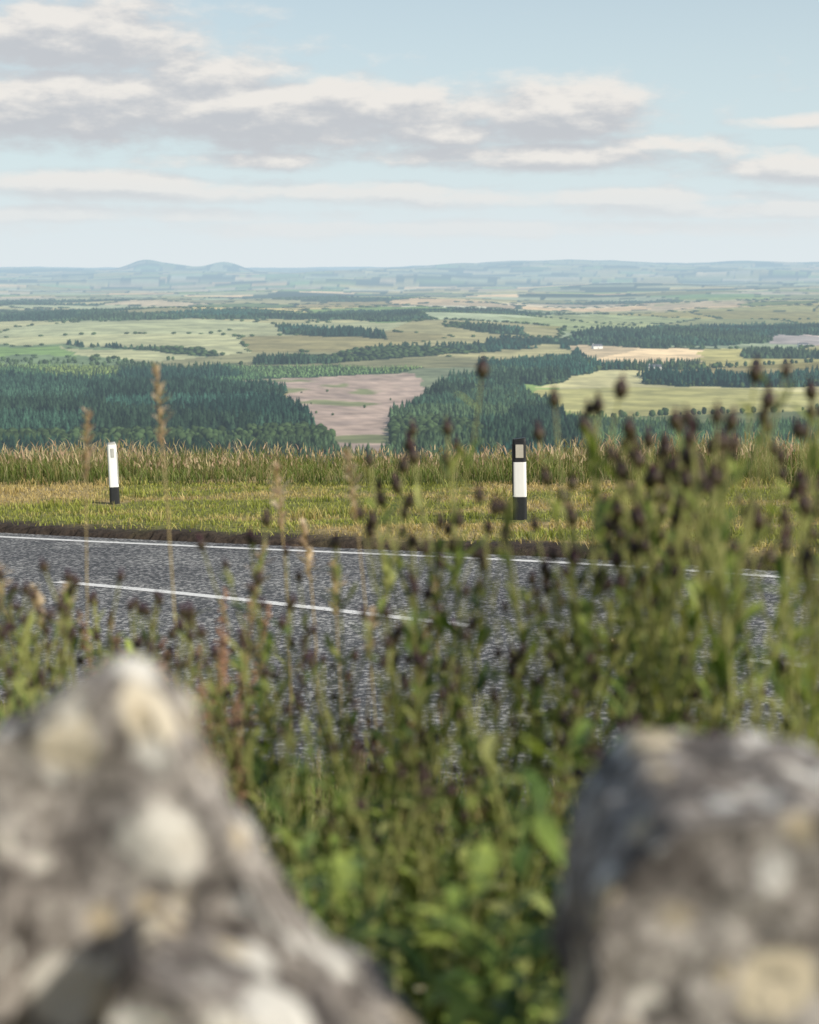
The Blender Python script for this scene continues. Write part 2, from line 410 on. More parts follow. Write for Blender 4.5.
V2,T2,C2=blades(x2,y2,z2+h2*.7,h2*.3,r2.uniform(.012,.03,len(x2)),cc*.8,cc,1.2,6)
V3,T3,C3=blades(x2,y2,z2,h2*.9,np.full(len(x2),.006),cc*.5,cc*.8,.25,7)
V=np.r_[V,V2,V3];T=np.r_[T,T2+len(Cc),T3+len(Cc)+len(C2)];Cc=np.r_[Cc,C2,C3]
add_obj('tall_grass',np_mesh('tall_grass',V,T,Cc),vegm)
# ------------------------------------------------------------------ bank grass under the wild flowers
x,y,z,e,r=scat(60000,-5,5,1.35,9.5,lambda x,y,e,c,r:(c<-3.75),31)
fal=sstep(9.5,4,y)
h=(.10+.28*fbm(x*1.5,y*1.5,3,51))*r.uniform(.6,1.3,len(x))*(.5+.7*fal)
k=r.random(len(x))[:,None]
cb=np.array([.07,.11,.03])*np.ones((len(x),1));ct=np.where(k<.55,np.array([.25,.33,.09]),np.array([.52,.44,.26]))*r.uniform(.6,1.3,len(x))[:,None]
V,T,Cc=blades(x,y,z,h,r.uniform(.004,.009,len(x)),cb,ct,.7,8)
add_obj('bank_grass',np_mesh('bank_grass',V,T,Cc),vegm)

# ------------------------------------------------------------------ valley terrain
def U(pts):
    return [(-70 if u<=0 else 890 if u>=819 else u,v) for u,v in pts]
TYPES={'pale':(.42,.40,.22),'green':(.20,.29,.10),'olive':(.33,.32,.14),'tan':(.60,.49,.33),'felled':(.42,.32,.275),
 'forest':(.025,.05,.032),'young':(.080,.125,.060),'sparse':(.16,.21,.11),'pink':(.54,.39,.32)}
REG=[('pale',[(0,322),(180,318),(300,320),(430,322),(500,335),(480,345),(380,347),(250,362),(200,350),(100,345),(0,345)]),
('forest',[(0,310),(120,312),(180,315),(180,319),(0,323)]),
('forest',[(277,325),(380,332),(384,340),(330,337),(278,333)]),
('forest',[(325,312),(388,313),(390,320),(325,319)]),
('forest',[(440,321),(520,329),(530,337),(450,327)]),
('olive',[(500,318),(819,300),(819,324),(570,332)]),
('tan',[(640,306),(740,301),(745,306),(650,311)]),
('sparse',[(0,343),(100,346),(200,356),(255,366),(240,372),(0,370)]),
('pale',[(60,348),(150,350),(235,362),(180,366),(90,356)]),
('green',[(0,346),(60,348),(80,354),(0,358)]),
('forest',[(255,360),(420,348),(510,342),(570,340),(560,345),(470,352),(330,364),(256,365)]),
('pale',[(340,368),(470,352),(560,345),(572,350),(560,362),(500,374),(340,380)]),
('forest',[(570,331),(680,327),(819,324),(819,336),(700,347),(640,346),(570,345)]),
('tan',[(572,347),(640,347),(705,351),(700,362),(640,367),(590,366)]),
('pink',[(770,335),(819,335),(819,346),(770,344)]),
('olive',[(700,350),(819,346),(819,372),(700,366)]),
('forest',[(740,352),(819,354),(819,360),(745,358)]),
('young',[(0,366),(120,366),(420,366),(380,380),(230,384),(0,380)]),
('forest',[(120,366),(225,368),(250,376),(120,384)]),
('pale',[(535,386),(600,370),(700,370),(819,376),(819,395),(600,392)]),
('olive',[(535,390),(600,388),(819,392),(819,420),(700,423),(560,412)]),
('felled',[(225,384),(290,378),(415,373),(432,395),(404,405),(395,460),(328,460),(300,412),(280,388)]),
('forest',[(0,380),(120,378),(225,388),(282,393),(300,416),(330,438),(328,462),(0,462)]),
('forest',[(392,412),(430,396),(455,376),(500,375),(540,400),(590,430),(590,462),(394,462)]),
('forest',[(480,364),(560,357),(598,362),(590,374),(540,384),(500,380)]),
('forest',[(640,376),(700,378),(819,374),(819,386),(730,389),(645,386)]),
('young',[(545,413),(700,422),(819,420),(819,462),(585,462),(590,430)]),
]
def inpoly(u,v,poly):
    r=np.zeros(u.shape,bool);n=len(poly);j=n-1
    for i in range(n):
        xi,yi=poly[i];xj,yj=poly[j]
        if yi!=yj:
            c=((yi>v)!=(yj>v))&(u<(xj-xi)*(v-yi)/(yj-yi)+xi);r^=c
        j=i
    return r
names=list(TYPES);tcol=np.array([TYPES[k] for k in names]);ti={k:i for i,k in enumerate(names)}
def classify(x,y,z):
    wx=x+160*(fbm(x/700,y/700,2,61)-.5);wy=y+160*(fbm(x/700,y/700,2,62)-.5)
    r=np.hypot(x,y)
    f1,f2,idv=voro(wx,wy*.8,430,70)
    f1b,f2b,idb=voro(wx*1.0,wy*.7,1500,80)
    c=np.zeros(x.shape,int)
    t=idv
    c[:]=ti['olive'];c[t<.36]=ti['pale'];c[(t>=.36)&(t<.54)]=ti['green'];c[(t>.70)&(t<.87)]=ti['tan'];c[(t>=.87)]=ti['forest']
    c[(idb>.76)&(idv>.35)]=ti['forest']
    c[r<2300]=np.where(c[r<2300]==ti['tan'],ti['green'],c[r<2300])
    edge=(f2-f1)
    u,v=project(x,y,z)
    uj=u+22*(fbm(x/55,y/70,3,90)-.5);vj=v+6*(fbm(x/70,y/90,3,91)-.5)
    reg=np.zeros(x.shape,bool)
    for nme,poly in REG:
        mk_=inpoly(uj,vj,U(poly));c[mk_]=ti[nme];reg|=mk_
    hedge=(edge<.04)&~reg
    open_=reg&((c==ti['olive'])|(c==ti['green'])|((c==ti['pale'])&(idv>.5)))
    hedge|=open_&(edge<.016)&(idb>.2)
    return c,hedge,idv,edge,idb
def vtod(v): return 150/((v-268)/F)
rr=[56,70,90,120,170,240,340,480,640,820,1000]
v=456.
while v>280: rr.append(vtod(v));v-=.75
r0=rr[-1]
while r0<46000: r0*=1.022;rr.append(r0)
rr=np.array(sorted(set([q for q in rr if q>0])))
aa=np.r_[np.radians(np.linspace(-75,-17,70))[:-1],np.radians(np.linspace(-17,17,760)),np.radians(np.linspace(17,75,70))[1:]]
R,AZ=np.meshgrid(rr,aa,indexing='ij');X=R*np.sin(AZ);Y=R*np.cos(AZ);Z=G(X,Y)
Z=Z-np.where(R<80,.4,0)
c,hd,idv,edge,idb=classify(X,Y,Z)
col=tcol[c]
key=np.floor(idv*9999);zz0=np.zeros_like(idv)
col=col*(.62+.72*hash2(key,zz0,3))[...,None]
hs_=hash2(key,zz0,5)[...,None]-.5
col=col*(1+hs_*np.array([.5,.1,-.3]))
col=col*(.70+.60*fbm(X/90,Y/140,4,100))[...,None]
wr=.5+.5*np.sin((X*.9+Y*.35)/3.2+9*fbm(X/60,Y/60,2,7));fm=fbm(X/28,Y/60,4,8)
fc=np.array([.42,.325,.28])*(.62+.75*fm+.12*wr)[...,None];fgk=sstep(.52,.66,fbm(X/50,Y/90,3,18))[...,None];fc=fc*(1-fgk)+np.array([.24,.26,.14])*fgk
col=np.where((c==ti['felled'])[...,None],fc,col)
hcol=np.array([.03,.05,.03]);col=np.where(((hd)&(R>4500))[...,None],hcol,col)
hill=(R<1150)[...,None];col=np.where(hill,np.array([.12,.15,.05]),col)
ny,nx=X.shape;idx=np.arange(ny*nx).reshape(ny,nx)
Fq=np.stack([idx[:-1,:-1],idx[:-1,1:],idx[1:,1:],idx[1:,:-1]],-1).reshape(-1,4)
def tcolfn(nt,pos):
    n=noise(nt,pos,.02,6,.6);return mixc(nt,1.0,attr(nt),mixc(nt,ramp(nt,n,.3,.7),(.72,.72,.72),(1.28,1.25,1.18)),'MULTIPLY')
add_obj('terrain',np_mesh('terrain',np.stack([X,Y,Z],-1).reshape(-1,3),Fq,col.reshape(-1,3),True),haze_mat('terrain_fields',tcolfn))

# ------------------------------------------------------------------ distant trees
def conifer_t():
    V=[];Tt=[]
    for (z0,z1,rad) in((.06,.62,.30),(.36,.86,.22),(.64,1.0,.13)):
        b=len(V);n=7
        for i in range(n):
            a=2*math.pi*i/n+z0*5;rj=rad*(1 if i%2 else .72);V.append((math.cos(a)*rj,math.sin(a)*rj,z0+(.05 if i%2 else 0)))
        V.append((0,0,z1))
        for i in range(n):Tt.append((b+i,b+(i+1)%n,b+n))
    return np.array(V),np.array(Tt)
def broad_t(seed,sub=2):
    bm=bmesh.new();bmesh.ops.create_icosphere(bm,subdivisions=sub,radius=.5)
    V=[]
    for v in bm.verts:
        n=mnoise.noise(v.co*3.1+Vector((seed,0,0)))*.5+mnoise.noise(v.co*8+Vector((seed,4,0)))*.35
        p=v.co*(1+n);V.append((p.x,p.y,p.z*.85+.42))
    T_=[tuple(v.index for v in f.verts) for f in bm.faces];bm.free();return np.array(V),np.array(T_)
def inst(tv,tt,x,y,z,h,wd,col,seed):
    r=np.random.default_rng(seed);n=len(x);a=r.uniform(0,2*np.pi,n);ca,sa=np.cos(a),np.sin(a)
    vx=tv[None,:,0]*wd[:,None];vy=tv[None,:,1]*wd[:,None]
    X=x[:,None]+vx*ca[:,None]-vy*sa[:,None];Y=y[:,None]+vx*sa[:,None]+vy*ca[:,None];Zz=z[:,None]+tv[None,:,2]*h[:,None]
    V=np.stack([X,Y,Zz],-1).reshape(-1,3);T=(tt[None]+(np.arange(n)*len(tv))[:,None,None]).reshape(-1,3)
    return V,T,np.repeat(col,len(tv),0)
def jgrid(y0,y1,sp,seed,fov=.29):
    r=np.random.default_rng(seed)
    xs=np.arange(-y1*fov,y1*fov,sp);ys=np.arange(y0,y1,sp);x,y=np.meshgrid(xs,ys);x=x.ravel();y=y.ravel()
    x=x+r.uniform(-.5,.5,x.shape)*sp;y=y+r.uniform(-.5,.5,y.shape)*sp
    k=(np.abs(x)<y*fov);return x[k],y[k],r
parts=[]
for (y0,y1,sp,sc) in((1180,2700,6.5,1.),(2700,5200,13.,1.35),(5200,8500,32.,2.0)):
    x,y,r=jgrid(y0,y1,sp,int(y0));z=G(x,y);c,hd,idv,edge,idb=classify(x,y,z)
    rd=r.random(len(x));isf=(c==ti['forest']);isy=(c==ti['young'])&(rd<.75);iss=(c==ti['sparse'])&(rd<.09)
    stand=fbm(x/220,y/220,3,131)
    s1,s2,sid=voro(x+40*fbm(x/90,y/90,2,3),y*.8,170,211)      # planting compartments of different age
    ride=(np.abs(((x*.8+y*.6)/190)%1-.5)<.03)|(np.abs(((x*.5-y*.8)/330)%1-.5)<.012)
    k=(isf|isy)&~ride&~((stand<.38)&isf&(rd<.65))
    bl=k&isf&((vnoise(x/350,y/350,77)>.74)|((x>-20)&(y>1750)&(y<2700)&(rd<.3)))
    kc=k&~bl
    hh=np.where(isy,4.5,11.)*(.55+.4*stand+.5*sid)*r.uniform(.7,1.3,len(x))*(1 if sc==1 else .75)
    base=np.where(isy[:,None],np.array([.085,.14,.055]),np.array([.023,.048,.029]))*r.uniform(.5,1.7,len(x))[:,None]*(.3+.8*stand+1.1*(1-sid))[:,None]
    base=base*(1+(hash2(np.floor(sid*9999),np.zeros_like(sid),4)[:,None]-.4)*np.array([.9,.35,-.1]))
    tv,tt=conifer_t()
    parts.append(inst(tv,tt,x[kc],y[kc],z[kc],hh[kc],hh[kc]*.85 if sc==1 else np.full(kc.sum(),sp*1.2),base[kc],5))
    hdg=hd&(rd<(.4 if sc==1 else .65))&(y<8000)
    lone=(c==ti['felled'])&(rd<.006*(vnoise(x/40,y/60,9)>.5))
    kb=bl|iss|hdg|lone
    tv,tt=broad_t(3.3,2 if sc==1 else 1)
    hb=r.uniform(3.,9.,len(x))*(1 if sc==1 else .75)*np.where(lone,.7,1);wb=np.maximum(hb*r.uniform(.6,1.0,len(x)),sp*.8 if sc>1 else 0)
    cb=np.array([.045,.072,.028])*r.uniform(.5,1.6,len(x))[:,None]
    parts.append(inst(tv,tt,x[kb],y[kb],z[kb],hb[kb],wb[kb],cb[kb],6))
V=[];T=[];Cc=[];b=0
for a,t,cx in parts: V.append(a);T.append(t+b);Cc.append(cx);b+=len(a)
V=np.concatenate(V);T=np.concatenate(T);Cc=np.concatenate(Cc)
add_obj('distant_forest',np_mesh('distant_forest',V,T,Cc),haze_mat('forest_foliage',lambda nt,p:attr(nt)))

# ------------------------------------------------------------------ farmhouses in the valley
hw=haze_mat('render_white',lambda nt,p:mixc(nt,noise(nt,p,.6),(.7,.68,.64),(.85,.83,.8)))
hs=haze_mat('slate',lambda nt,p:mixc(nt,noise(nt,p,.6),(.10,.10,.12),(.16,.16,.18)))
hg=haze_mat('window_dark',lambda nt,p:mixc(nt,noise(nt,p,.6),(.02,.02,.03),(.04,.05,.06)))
def hit(u,v):
    d_=ray(u,v);t=300.
    while t<12000:
        p=d_*t
        if p[2]<G(p[0],p[1]): return p
        t*=1.004
    return d_*3000
def house(u,v,rot,L=18,Wd=8,H=5.0):
    p=hit(u,v);h=add_obj('farmhouse',None,loc=(p[0],p[1],float(G(p[0],p[1]))-.3));h.rotation_euler=(0,0,rot)
    bm=bmesh.new();l,w_=L/2,Wd/2
    vs=[bm.verts.new(q) for q in[(-l,-w_,0),(l,-w_,0),(l,w_,0),(-l,w_,0),(-l,-w_,H),(l,-w_,H),(l,w_,H),(-l,w_,H),(-l,0,H+3),(l,0,H+3)]]
    for f in[(0,1,5,4),(2,3,7,6),(1,2,6,9,5),(3,0,4,8,7)]: bm.faces.new([vs[i] for i in f])
    me=bpy.data.meshes.new('walls');bm.to_mesh(me);bm.free();add_obj('walls',me,hw,h)
    o=.4;rv=[(-l-o,-w_-o,H-.25),(l+o,-w_-o,H-.25),(l+o,0,H+3.1),(-l-o,0,H+3.1),(l+o,w_+o,H-.25),(-l-o,w_+o,H-.25)]
    me=bpy.data.meshes.new('roof');me.from_pydata(rv,[],[(0,1,2,3),(3,2,4,5)]);add_obj('roof',me,hs,h)
    box('chimney',(1,1,2),hw,h,(-l+.8,0,H+3.3),.05)
    for i in range(4): box('window',(1.1,.1,1.3),hg,h,(-l+2.6+i*4.2,-w_-.03,3.3),.01);
    box('door',(1.1,.1,2.1),hg,h,(.2,-w_-.03,1.1),.01)
for a in[(578,368,.3),(655,370,-.2),(803,347,.1),(597,349,.4)]: house(*a)

# ------------------------------------------------------------------ marker posts
blk=simple('post_black',(.025,.027,.03),.45,.3);wht=simple('post_white',(.82,.82,.80),.5,.06,12);gry=simple('post_grey',(.42,.42,.40),.5,.15,12)
lens=simple('reflector_lens',(.50,.47,.40),.2,.15,60)
def ring_body(name,z0,z1,w0,w1,dp,mat,parent,slant=0,segs=20,steps=6):
    V=[];Fs=[]
    for s in range(steps+1):
        t=s/steps;z=z0+(z1-z0)*t;wd=w0+(w1-w0)*t
        for i in range(segs):
            a=2*math.pi*i/segs;ca,sa=math.cos(a),math.sin(a)
            px=math.copysign(abs(ca)**.45,ca)*wd/2;py=math.copysign(abs(sa)**.45,sa)*dp/2
            V.append((px,py,z+(slant*px/wd if s==steps else 0)))
    for s in range(steps):
        for i in range(segs):
            j=(i+1)%segs;Fs.append((s*segs+i,s*segs+j,(s+1)*segs+j,(s+1)*segs+i))
    Fs.append(tuple(range(segs-1,-1,-1)));Fs.append(tuple(steps*segs+i for i in range(segs)))
    me=bpy.data.meshes.new(name);me.from_pydata(V,[],Fs);me.update();o=add_obj(name,me,mat,parent)
    bv=o.modifiers.new('b','BEVEL');bv.width=.004;bv.segments=2;bv.limit_method='ANGLE'
    return o
def post(p,H,Wd,rz,tilt,style):
    x,y=p[0],p[1]
    ee=sdist(np.array([x]),np.array([y]),E);c_=sdist(np.array([x]),np.array([y]),C)
    z=float(ground_z(np.array([x]),np.array([y]),ee,c_)[0])
    H=H-(z-p[2])
    o=add_obj('marker_post',None,loc=(x,y,z-.02));o.rotation_euler=(tilt[0],tilt[1],rz)
    ring_body('base_sleeve',-.1,H*.30,Wd*1.04,Wd,.10,blk,o)
    ring_body('white_panel',H*.30,H*.72 if style==0 else H*.97,Wd,Wd*.96,.094,wht,o)
    if style==0:
        ring_body('upper_band',H*.72,H*.965,Wd*.98,Wd*.95,.098,blk,o)
        ring_body('top_cap',H*.965,H*1.0,Wd*1.0,Wd*.9,.104,blk,o,.02)
        box('reflector',(Wd*.56,.012,H*.16),lens,o,(.005,-.051,H*.85),.003)
        box('edge_strip',(.014,.02,H*.62),blk,o,(-Wd/2+.006,-.044,H*.63),.004)
    else:
        ring_body('cap',H*.97,H*1.0,Wd*.98,Wd*.7,.09,gry,o,.02)
        box('reflector',(Wd*.34,.012,H*.14),gry,o,(0,-.049,H*.84),.003)
        box('side_strip',(.016,.03,H*.5),gry,o,(Wd/2-.004,-.03,H*.6),.004)
post(POSTS[0],1.0,.165,-.12,(0,-.02,0),0)
post(POSTS[1],.91,.135,.25,(0,-.03,0),1)

# ------------------------------------------------------------------ dry stone wall
m,nt,out=newmat('lichened_stone');gg=N(nt,'ShaderNodeNewGeometry');pos=gg.outputs['Position']
a=noise(nt,pos,11,8,.7);b=noise(nt,pos,70,6,.75)
c=mixc(nt,ramp(nt,a,.36,.64),(.15,.13,.12),(.58,.53,.48))
c=mixc(nt,ramp(nt,b,.40,.60),mixc(nt,1.0,c,(.38,.37,.36),'MULTIPLY'),c)
def lich(scale,cut,pal1,pal2,c,r0,r1,warp,seed):
    vo=N(nt,'ShaderNodeTexVoronoi');vo.inputs['Scale'].default_value=scale
    wv=N(nt,'ShaderNodeVectorMath',operation='ADD');nt.links.new(pos,wv.inputs[0])
    wn=N(nt,'ShaderNodeTexNoise');wn.inputs['Scale'].default_value=scale*2.2;wn.inputs['Detail'].default_value=5;nt.links.new(pos,wn.inputs['Vector'])
    ws=N(nt,'ShaderNodeVectorMath',operation='SCALE');nt.links.new(wn.outputs['Color'],ws.inputs[0]);ws.inputs['Scale'].default_value=warp;nt.links.new(ws.outputs[0],wv.inputs[1])
    ad=N(nt,'ShaderNodeVectorMath',operation='ADD');nt.links.new(wv.outputs[0],ad.inputs[0]);ad.inputs[1].default_value=(seed,seed*.7,seed*.3)
    nt.links.new(ad.outputs[0],vo.inputs['Vector'])
    s=N(nt,'ShaderNodeSeparateColor');nt.links.new(vo.outputs['Color'],s.inputs[0])
    li=mth(nt,'MULTIPLY',ramp(nt,vo.outputs['Distance'],r0,r1),ramp(nt,s.outputs[0],cut,cut+.06))
    lc=mixc(nt,ramp(nt,s.outputs[1],.35,.65),pal1,pal2);lc=mixc(nt,b,mixc(nt,1.0,lc,(.75,.75,.75),'MULTIPLY'),lc)
    return mixc(nt,mth(nt,'MULTIPLY',li,.95),c,lc)
c=lich(15,.42,(.86,.83,.76),(.82,.71,.52),c,.46,.34,.035,0)
c=lich(34,.48,(.86,.83,.77),(.66,.55,.38),c,.46,.32,.02,3.1)
dk=ramp(nt,noise(nt,pos,26,4),.55,.63);c=mixc(nt,mth(nt,'MULTIPLY',dk,.8),c,(.05,.043,.04))
hh=mth(nt,'ADD',a,mth(nt,'MULTIPLY',b,.4))
p=principled(nt,c,.92,hh,.9,.02);nt.links.new(p.outputs[0],out.inputs[0]);stone=m
wall=add_obj('dry_stone_wall',None)
tex=bpy.data.textures.new('stone_lumps','CLOUDS');tex.noise_scale=.05;tex.noise_depth=4
tex2=bpy.data.textures.new('stone_big','CLOUDS');tex2.noise_scale=.16;tex2.noise_depth=2
def stone_prism(name,poly,y0,y1,vox=.008,disp=.020,shift=(0,0),mid=.5):
    bm=bmesh.new();cx=sum(p[0] for p in poly)/len(poly);cz=sum(p[1] for p in poly)/len(poly)
    fr=[bm.verts.new((p[0]*.94+cx*.06,y0,p[1]*.95+cz*.05)) for p in poly]
    md=[bm.verts.new((p[0],y0*.7+y1*.3,p[1])) for p in poly]
    bk=[bm.verts.new((p[0]*.93+cx*.07+shift[0],y1,p[1]*.93+cz*.07+shift[1])) for p in poly]
    n=len(poly);bm.faces.new(fr);bm.faces.new(bk[::-1])
    for i in range(n):
        j=(i+1)%n;bm.faces.new((fr[j],fr[i],md[i],md[j]));bm.faces.new((md[j],md[i],bk[i],bk[j]))
    bmesh.ops.recalc_face_normals(bm,faces=bm.faces[:])
    me=bpy.data.meshes.new(name);bm.to_mesh(me);bm.free();o=add_obj(name,me,stone,wall)
    r_=o.modifiers.new('r','REMESH');r_.mode='VOXEL';r_.voxel_size=vox;r_.use_smooth_shade=True
    s_=o.modifiers.new('s','SMOOTH');s_.iterations=1;s_.factor=.5
    for tx,st in((tex2,disp*1.7),(tex,disp*1.5)):
        d_=o.modifiers.new('d','DISPLACE');d_.texture=tx;d_.texture_coords='GLOBAL';d_.strength=st;d_.mid_level=mid
    return o
def wp(u,v,yd):
    d_=ray(u,v);t=yd/d_[1];return (d_[0]*t,d_[2]*t)
stone_prism('coping_stone',[wp(u,v,1.10) for u,v in[(-160,1250),(-170,820),(-80,752),(-20,718),(35,704),(78,680),(108,654),(134,652),(168,690),(198,750),(242,822),(280,890),(324,948),(378,994),(436,1035),(480,1100),(300,1250)]],1.07,1.24,shift=(.0,-.04),mid=.62)
stone_prism('coping_stone',[wp(u,v,1.0) for u,v in[(95,1300),(90,1060),(98,955),(140,930),(205,955),(280,990),(340,1030),(400,1090),(430,1300)]],.95,1.14,mid=.6)
stone_prism('coping_stone',[wp(u,v,.98) for u,v in[(-200,1300),(-220,960),(-60,880),(-8,905),(-2,1000),(0,1300)]],.93,1.12,mid=.6)
stone_prism('coping_stone',[wp(u,v,1.06) for u,v in[(574,1300),(564,1030),(568,940),(586,876),(616,836),(660,810),(722,794),(790,790),(870,802),(940,850),(990,1000),(985,1300)]],1.03,1.26,mid=.6)
rs=random.Random(5)
def blob_poly(cx,cz,wx,hz):
    pts=[];n=9
    for i in range(n):
        a=2*math.pi*i/n+rs.uniform(-.15,.15);rx=wx/2*rs.uniform(.85,1.1);rz=hz/2*rs.uniform(.85,1.1)
        ca,sa=math.cos(a),math.sin(a)
        pts.append((cx+math.copysign(abs(ca)**.7,ca)*rx,cz+math.copysign(abs(sa)**.7,sa)*rz))
    return pts
xx=-.72
while xx>-4: 
    wd=rs.uniform(.22,.38);stone_prism('coping_stone',blob_poly(xx-wd/2+.02,-.47,wd,rs.uniform(.28,.4)),1.0,1.32,.02);xx-=wd
xx=.44
while xx<4.4:
    wd=rs.uniform(.22,.38);stone_prism('coping_stone',blob_poly(xx+wd/2,-.47,wd,rs.uniform(.28,.4)),1.0,1.32,.02);xx+=wd
for row in range(4):
    xx=-4+row*.1;zc=-.80-row*.2
    while xx<4.4:
        wd=rs.uniform(.28,.5)
        stone_prism('course_stone',blob_poly(xx+wd/2,zc,wd*1.06,.23),.93-row*.02,1.36+row*.03,.03);xx+=wd

# ------------------------------------------------------------------ wild plants on the bank
def tube(mb,pts,r0,r1,col,col2=None,sides=4):
    n=len(pts);vs=[];cs=[]
    for i,p in enumerate(pts):
        p=Vector(p);dv=(Vector(pts[min(i+1,n-1)])-Vector(pts[max(i-1,0)])).normalized()
        a=dv.orthogonal().normalized();b=dv.cross(a);t=i/(n-1);r_=r0+(r1-r0)*t
        for k in range(sides):
            th=2*math.pi*k/sides;vs.append(p+a*math.cos(th)*r_+b*math.sin(th)*r_)
            c1=col;c2=col2 or col;cs.append(tuple(c1[q]*(1-t)+c2[q]*t for q in range(3)))
    fs=[]
    for i in range(n-1):
        for k in range(sides):
            fs.append((i*sides+k,i*sides+(k+1)%sides,(i+1)*sides+(k+1)%sides,(i+1)*sides+k))
    mb.add(vs,fs,cs)
def leaf(mb,base,dirv,L,W,col,rg,droop=.5,fold=.35,n=6):
    d_=Vector(dirv).normalized();side=d_.cross(Vector((0,0,1)))
    if side.length<.05: side=Vector((1,0,0))
    side.normalize();up=side.cross(d_)
    vs=[];cs=[]
    wav=rg.uniform(-.15,.15)
    for i in range(n+1):
        t=i/n;w_=W*.5*(math.sin(math.pi*min(1,t*.92+.06))**.8)*(1 if i<n else 0)
        c=Vector(base)+d_*(L*t)+Vector((0,0,-droop*L*t*t))+side*(wav*L*math.sin(t*3))
        f_=fold*w_
        for s in(-1,0,1):
            vs.append(c+side*(s*w_)+up*(abs(s)*f_));k=.85+.3*t+(-.12 if s==0 else 0);cs.append(tuple(q*k for q in col))
    fs=[]
    for i in range(n):
        for s in(0,1): fs.append((i*3+s,i*3+s+1,(i+1)*3+s+1,(i+1)*3+s))
    mb.add(vs,fs,cs)
def ovoid(mb,c,ax,rad,L,cols,rg,segs=8,rings=5):
    ax=Vector(ax).normalized();a=ax.orthogonal().normalized();b=ax.cross(a);vs=[];cs=[]
    for i in range(rings+1):
        t=i/rings;rr_=rad*(math.sin(math.pi*(t*.86+.07))**.75)
        for k in range(segs):
            th=2*math.pi*k/segs+i*.4;rj=rr_*(1+rg.uniform(-.12,.12))
            vs.append(Vector(c)+ax*(L*t)+a*math.cos(th)*rj+b*math.sin(th)*rj)
            cs.append(tuple(cols[0][q]*(1-t)+cols[1][q]*t for q in range(3)))
    fs=[(i*segs+k,i*segs+(k+1)%segs,(i+1)*segs+(k+1)%segs,(i+1)*segs+k) for i in range(rings) for k in range(segs)]
    fs.append(tuple(range(segs-1,-1,-1)));fs.append(tuple(rings*segs+k for k in range(segs)))
    mb.add(vs,fs,cs)
def curve(base,dirv,L,rg,n=7,bend=.25,up=.4):
    pts=[Vector(base)];d_=Vector(dirv).normalized();bx,by=rg.uniform(-bend,bend),rg.uniform(-bend,bend)
    for i in range(n):
        d_=(d_+Vector((bx,by,up))*(1/n)).normalized();pts.append(pts[-1]+d_*(L/n))
    return pts
GR=[(.26,.34,.085),(.34,.42,.11),(.16,.24,.07),(.44,.48,.17),(.29,.32,.12),(.12,.19,.06)]
ST1=(.27,.29,.11);ST2=(.36,.37,.15)
def bud(mb,p,dv,rg,s=1):
    ovoid(mb,p,dv,.0084*s,.019*s,((.11,.10,.045),(.055,.027,.040)),rg)
    q=Vector(p)+Vector(dv).normalized()*.016*s
    for i in range(6):
        dd=(Vector(dv).normalized()+Vector((rg.uniform(-.5,.5),rg.uniform(-.5,.5),rg.uniform(-.1,.5)))).normalized()
        leaf(mb,q,dd,.010*s,.0035*s,(.13,.05,.10),rg,0,.1,3)
def knapweed(seed,leafy=1.0,nb=4,pb=.4):
    rg=random.Random(seed);mb=MB()
    st=curve((0,0,0),(rg.uniform(-.16,.16),rg.uniform(-.16,.16),1),.86,rg,10,.26,.4)
    k=.92/max(.3,st[-1].z);st=[p*k for p in st]
    tube(mb,st,.0042,.0024,ST1,ST2,5)
    tips=[(st[-1],st[-1]-st[-2])]
    for i in range(nb):
        t=rg.uniform(.40,.92);j=min(int(t*10),9);b=st[j].lerp(st[j+1],t*10-j);a=rg.uniform(0,6.28)
        L=(1-t)*.75+rg.uniform(.03,.12)
        br=curve(b,(math.cos(a)*.45,math.sin(a)*.45,1),L,rg,5,.2,.6);tube(mb,br,.0026,.0016,ST2)
        tips.append((br[-1],br[-1]-br[-2]))
        for m_ in range(rg.randint(2,5)):
            q=br[rg.randint(0,4)];a2=rg.uniform(0,6.28);leaf(mb,q,(math.cos(a2),math.sin(a2),rg.uniform(.7,2.2)),rg.uniform(.03,.08),rg.uniform(.007,.012),rg.choice(GR),rg,.2,.35,4)
        if rg.random()<pb:
            a3=rg.uniform(0,6.28);b2=curve(br[2],(math.cos(a3)*.6,math.sin(a3)*.6,1),L*.45,rg,3,.2,.5);tube(mb,b2,.0018,.0012,ST2);tips.append((b2[-1],b2[-1]-b2[-2]))
    for p,dv in tips: bud(mb,p,dv,rg,rg.uniform(.9,1.4))
    for i in range(int(25*leafy)):
        t=rg.uniform(.05,.98)**.9;j=min(int(t*10),9);b=st[j].lerp(st[j+1],t*10-j);a=i*2.4+rg.uniform(-.4,.4)
        L=(.12*(1-t)+.06)*rg.uniform(.8,1.4);leaf(mb,b,(math.cos(a),math.sin(a),rg.uniform(.5,2.2)),L,L*rg.uniform(.12,.20),rg.choice(GR),rg,rg.uniform(.1,.6))
    return mb.mesh('knapweed_mesh%d'%seed)
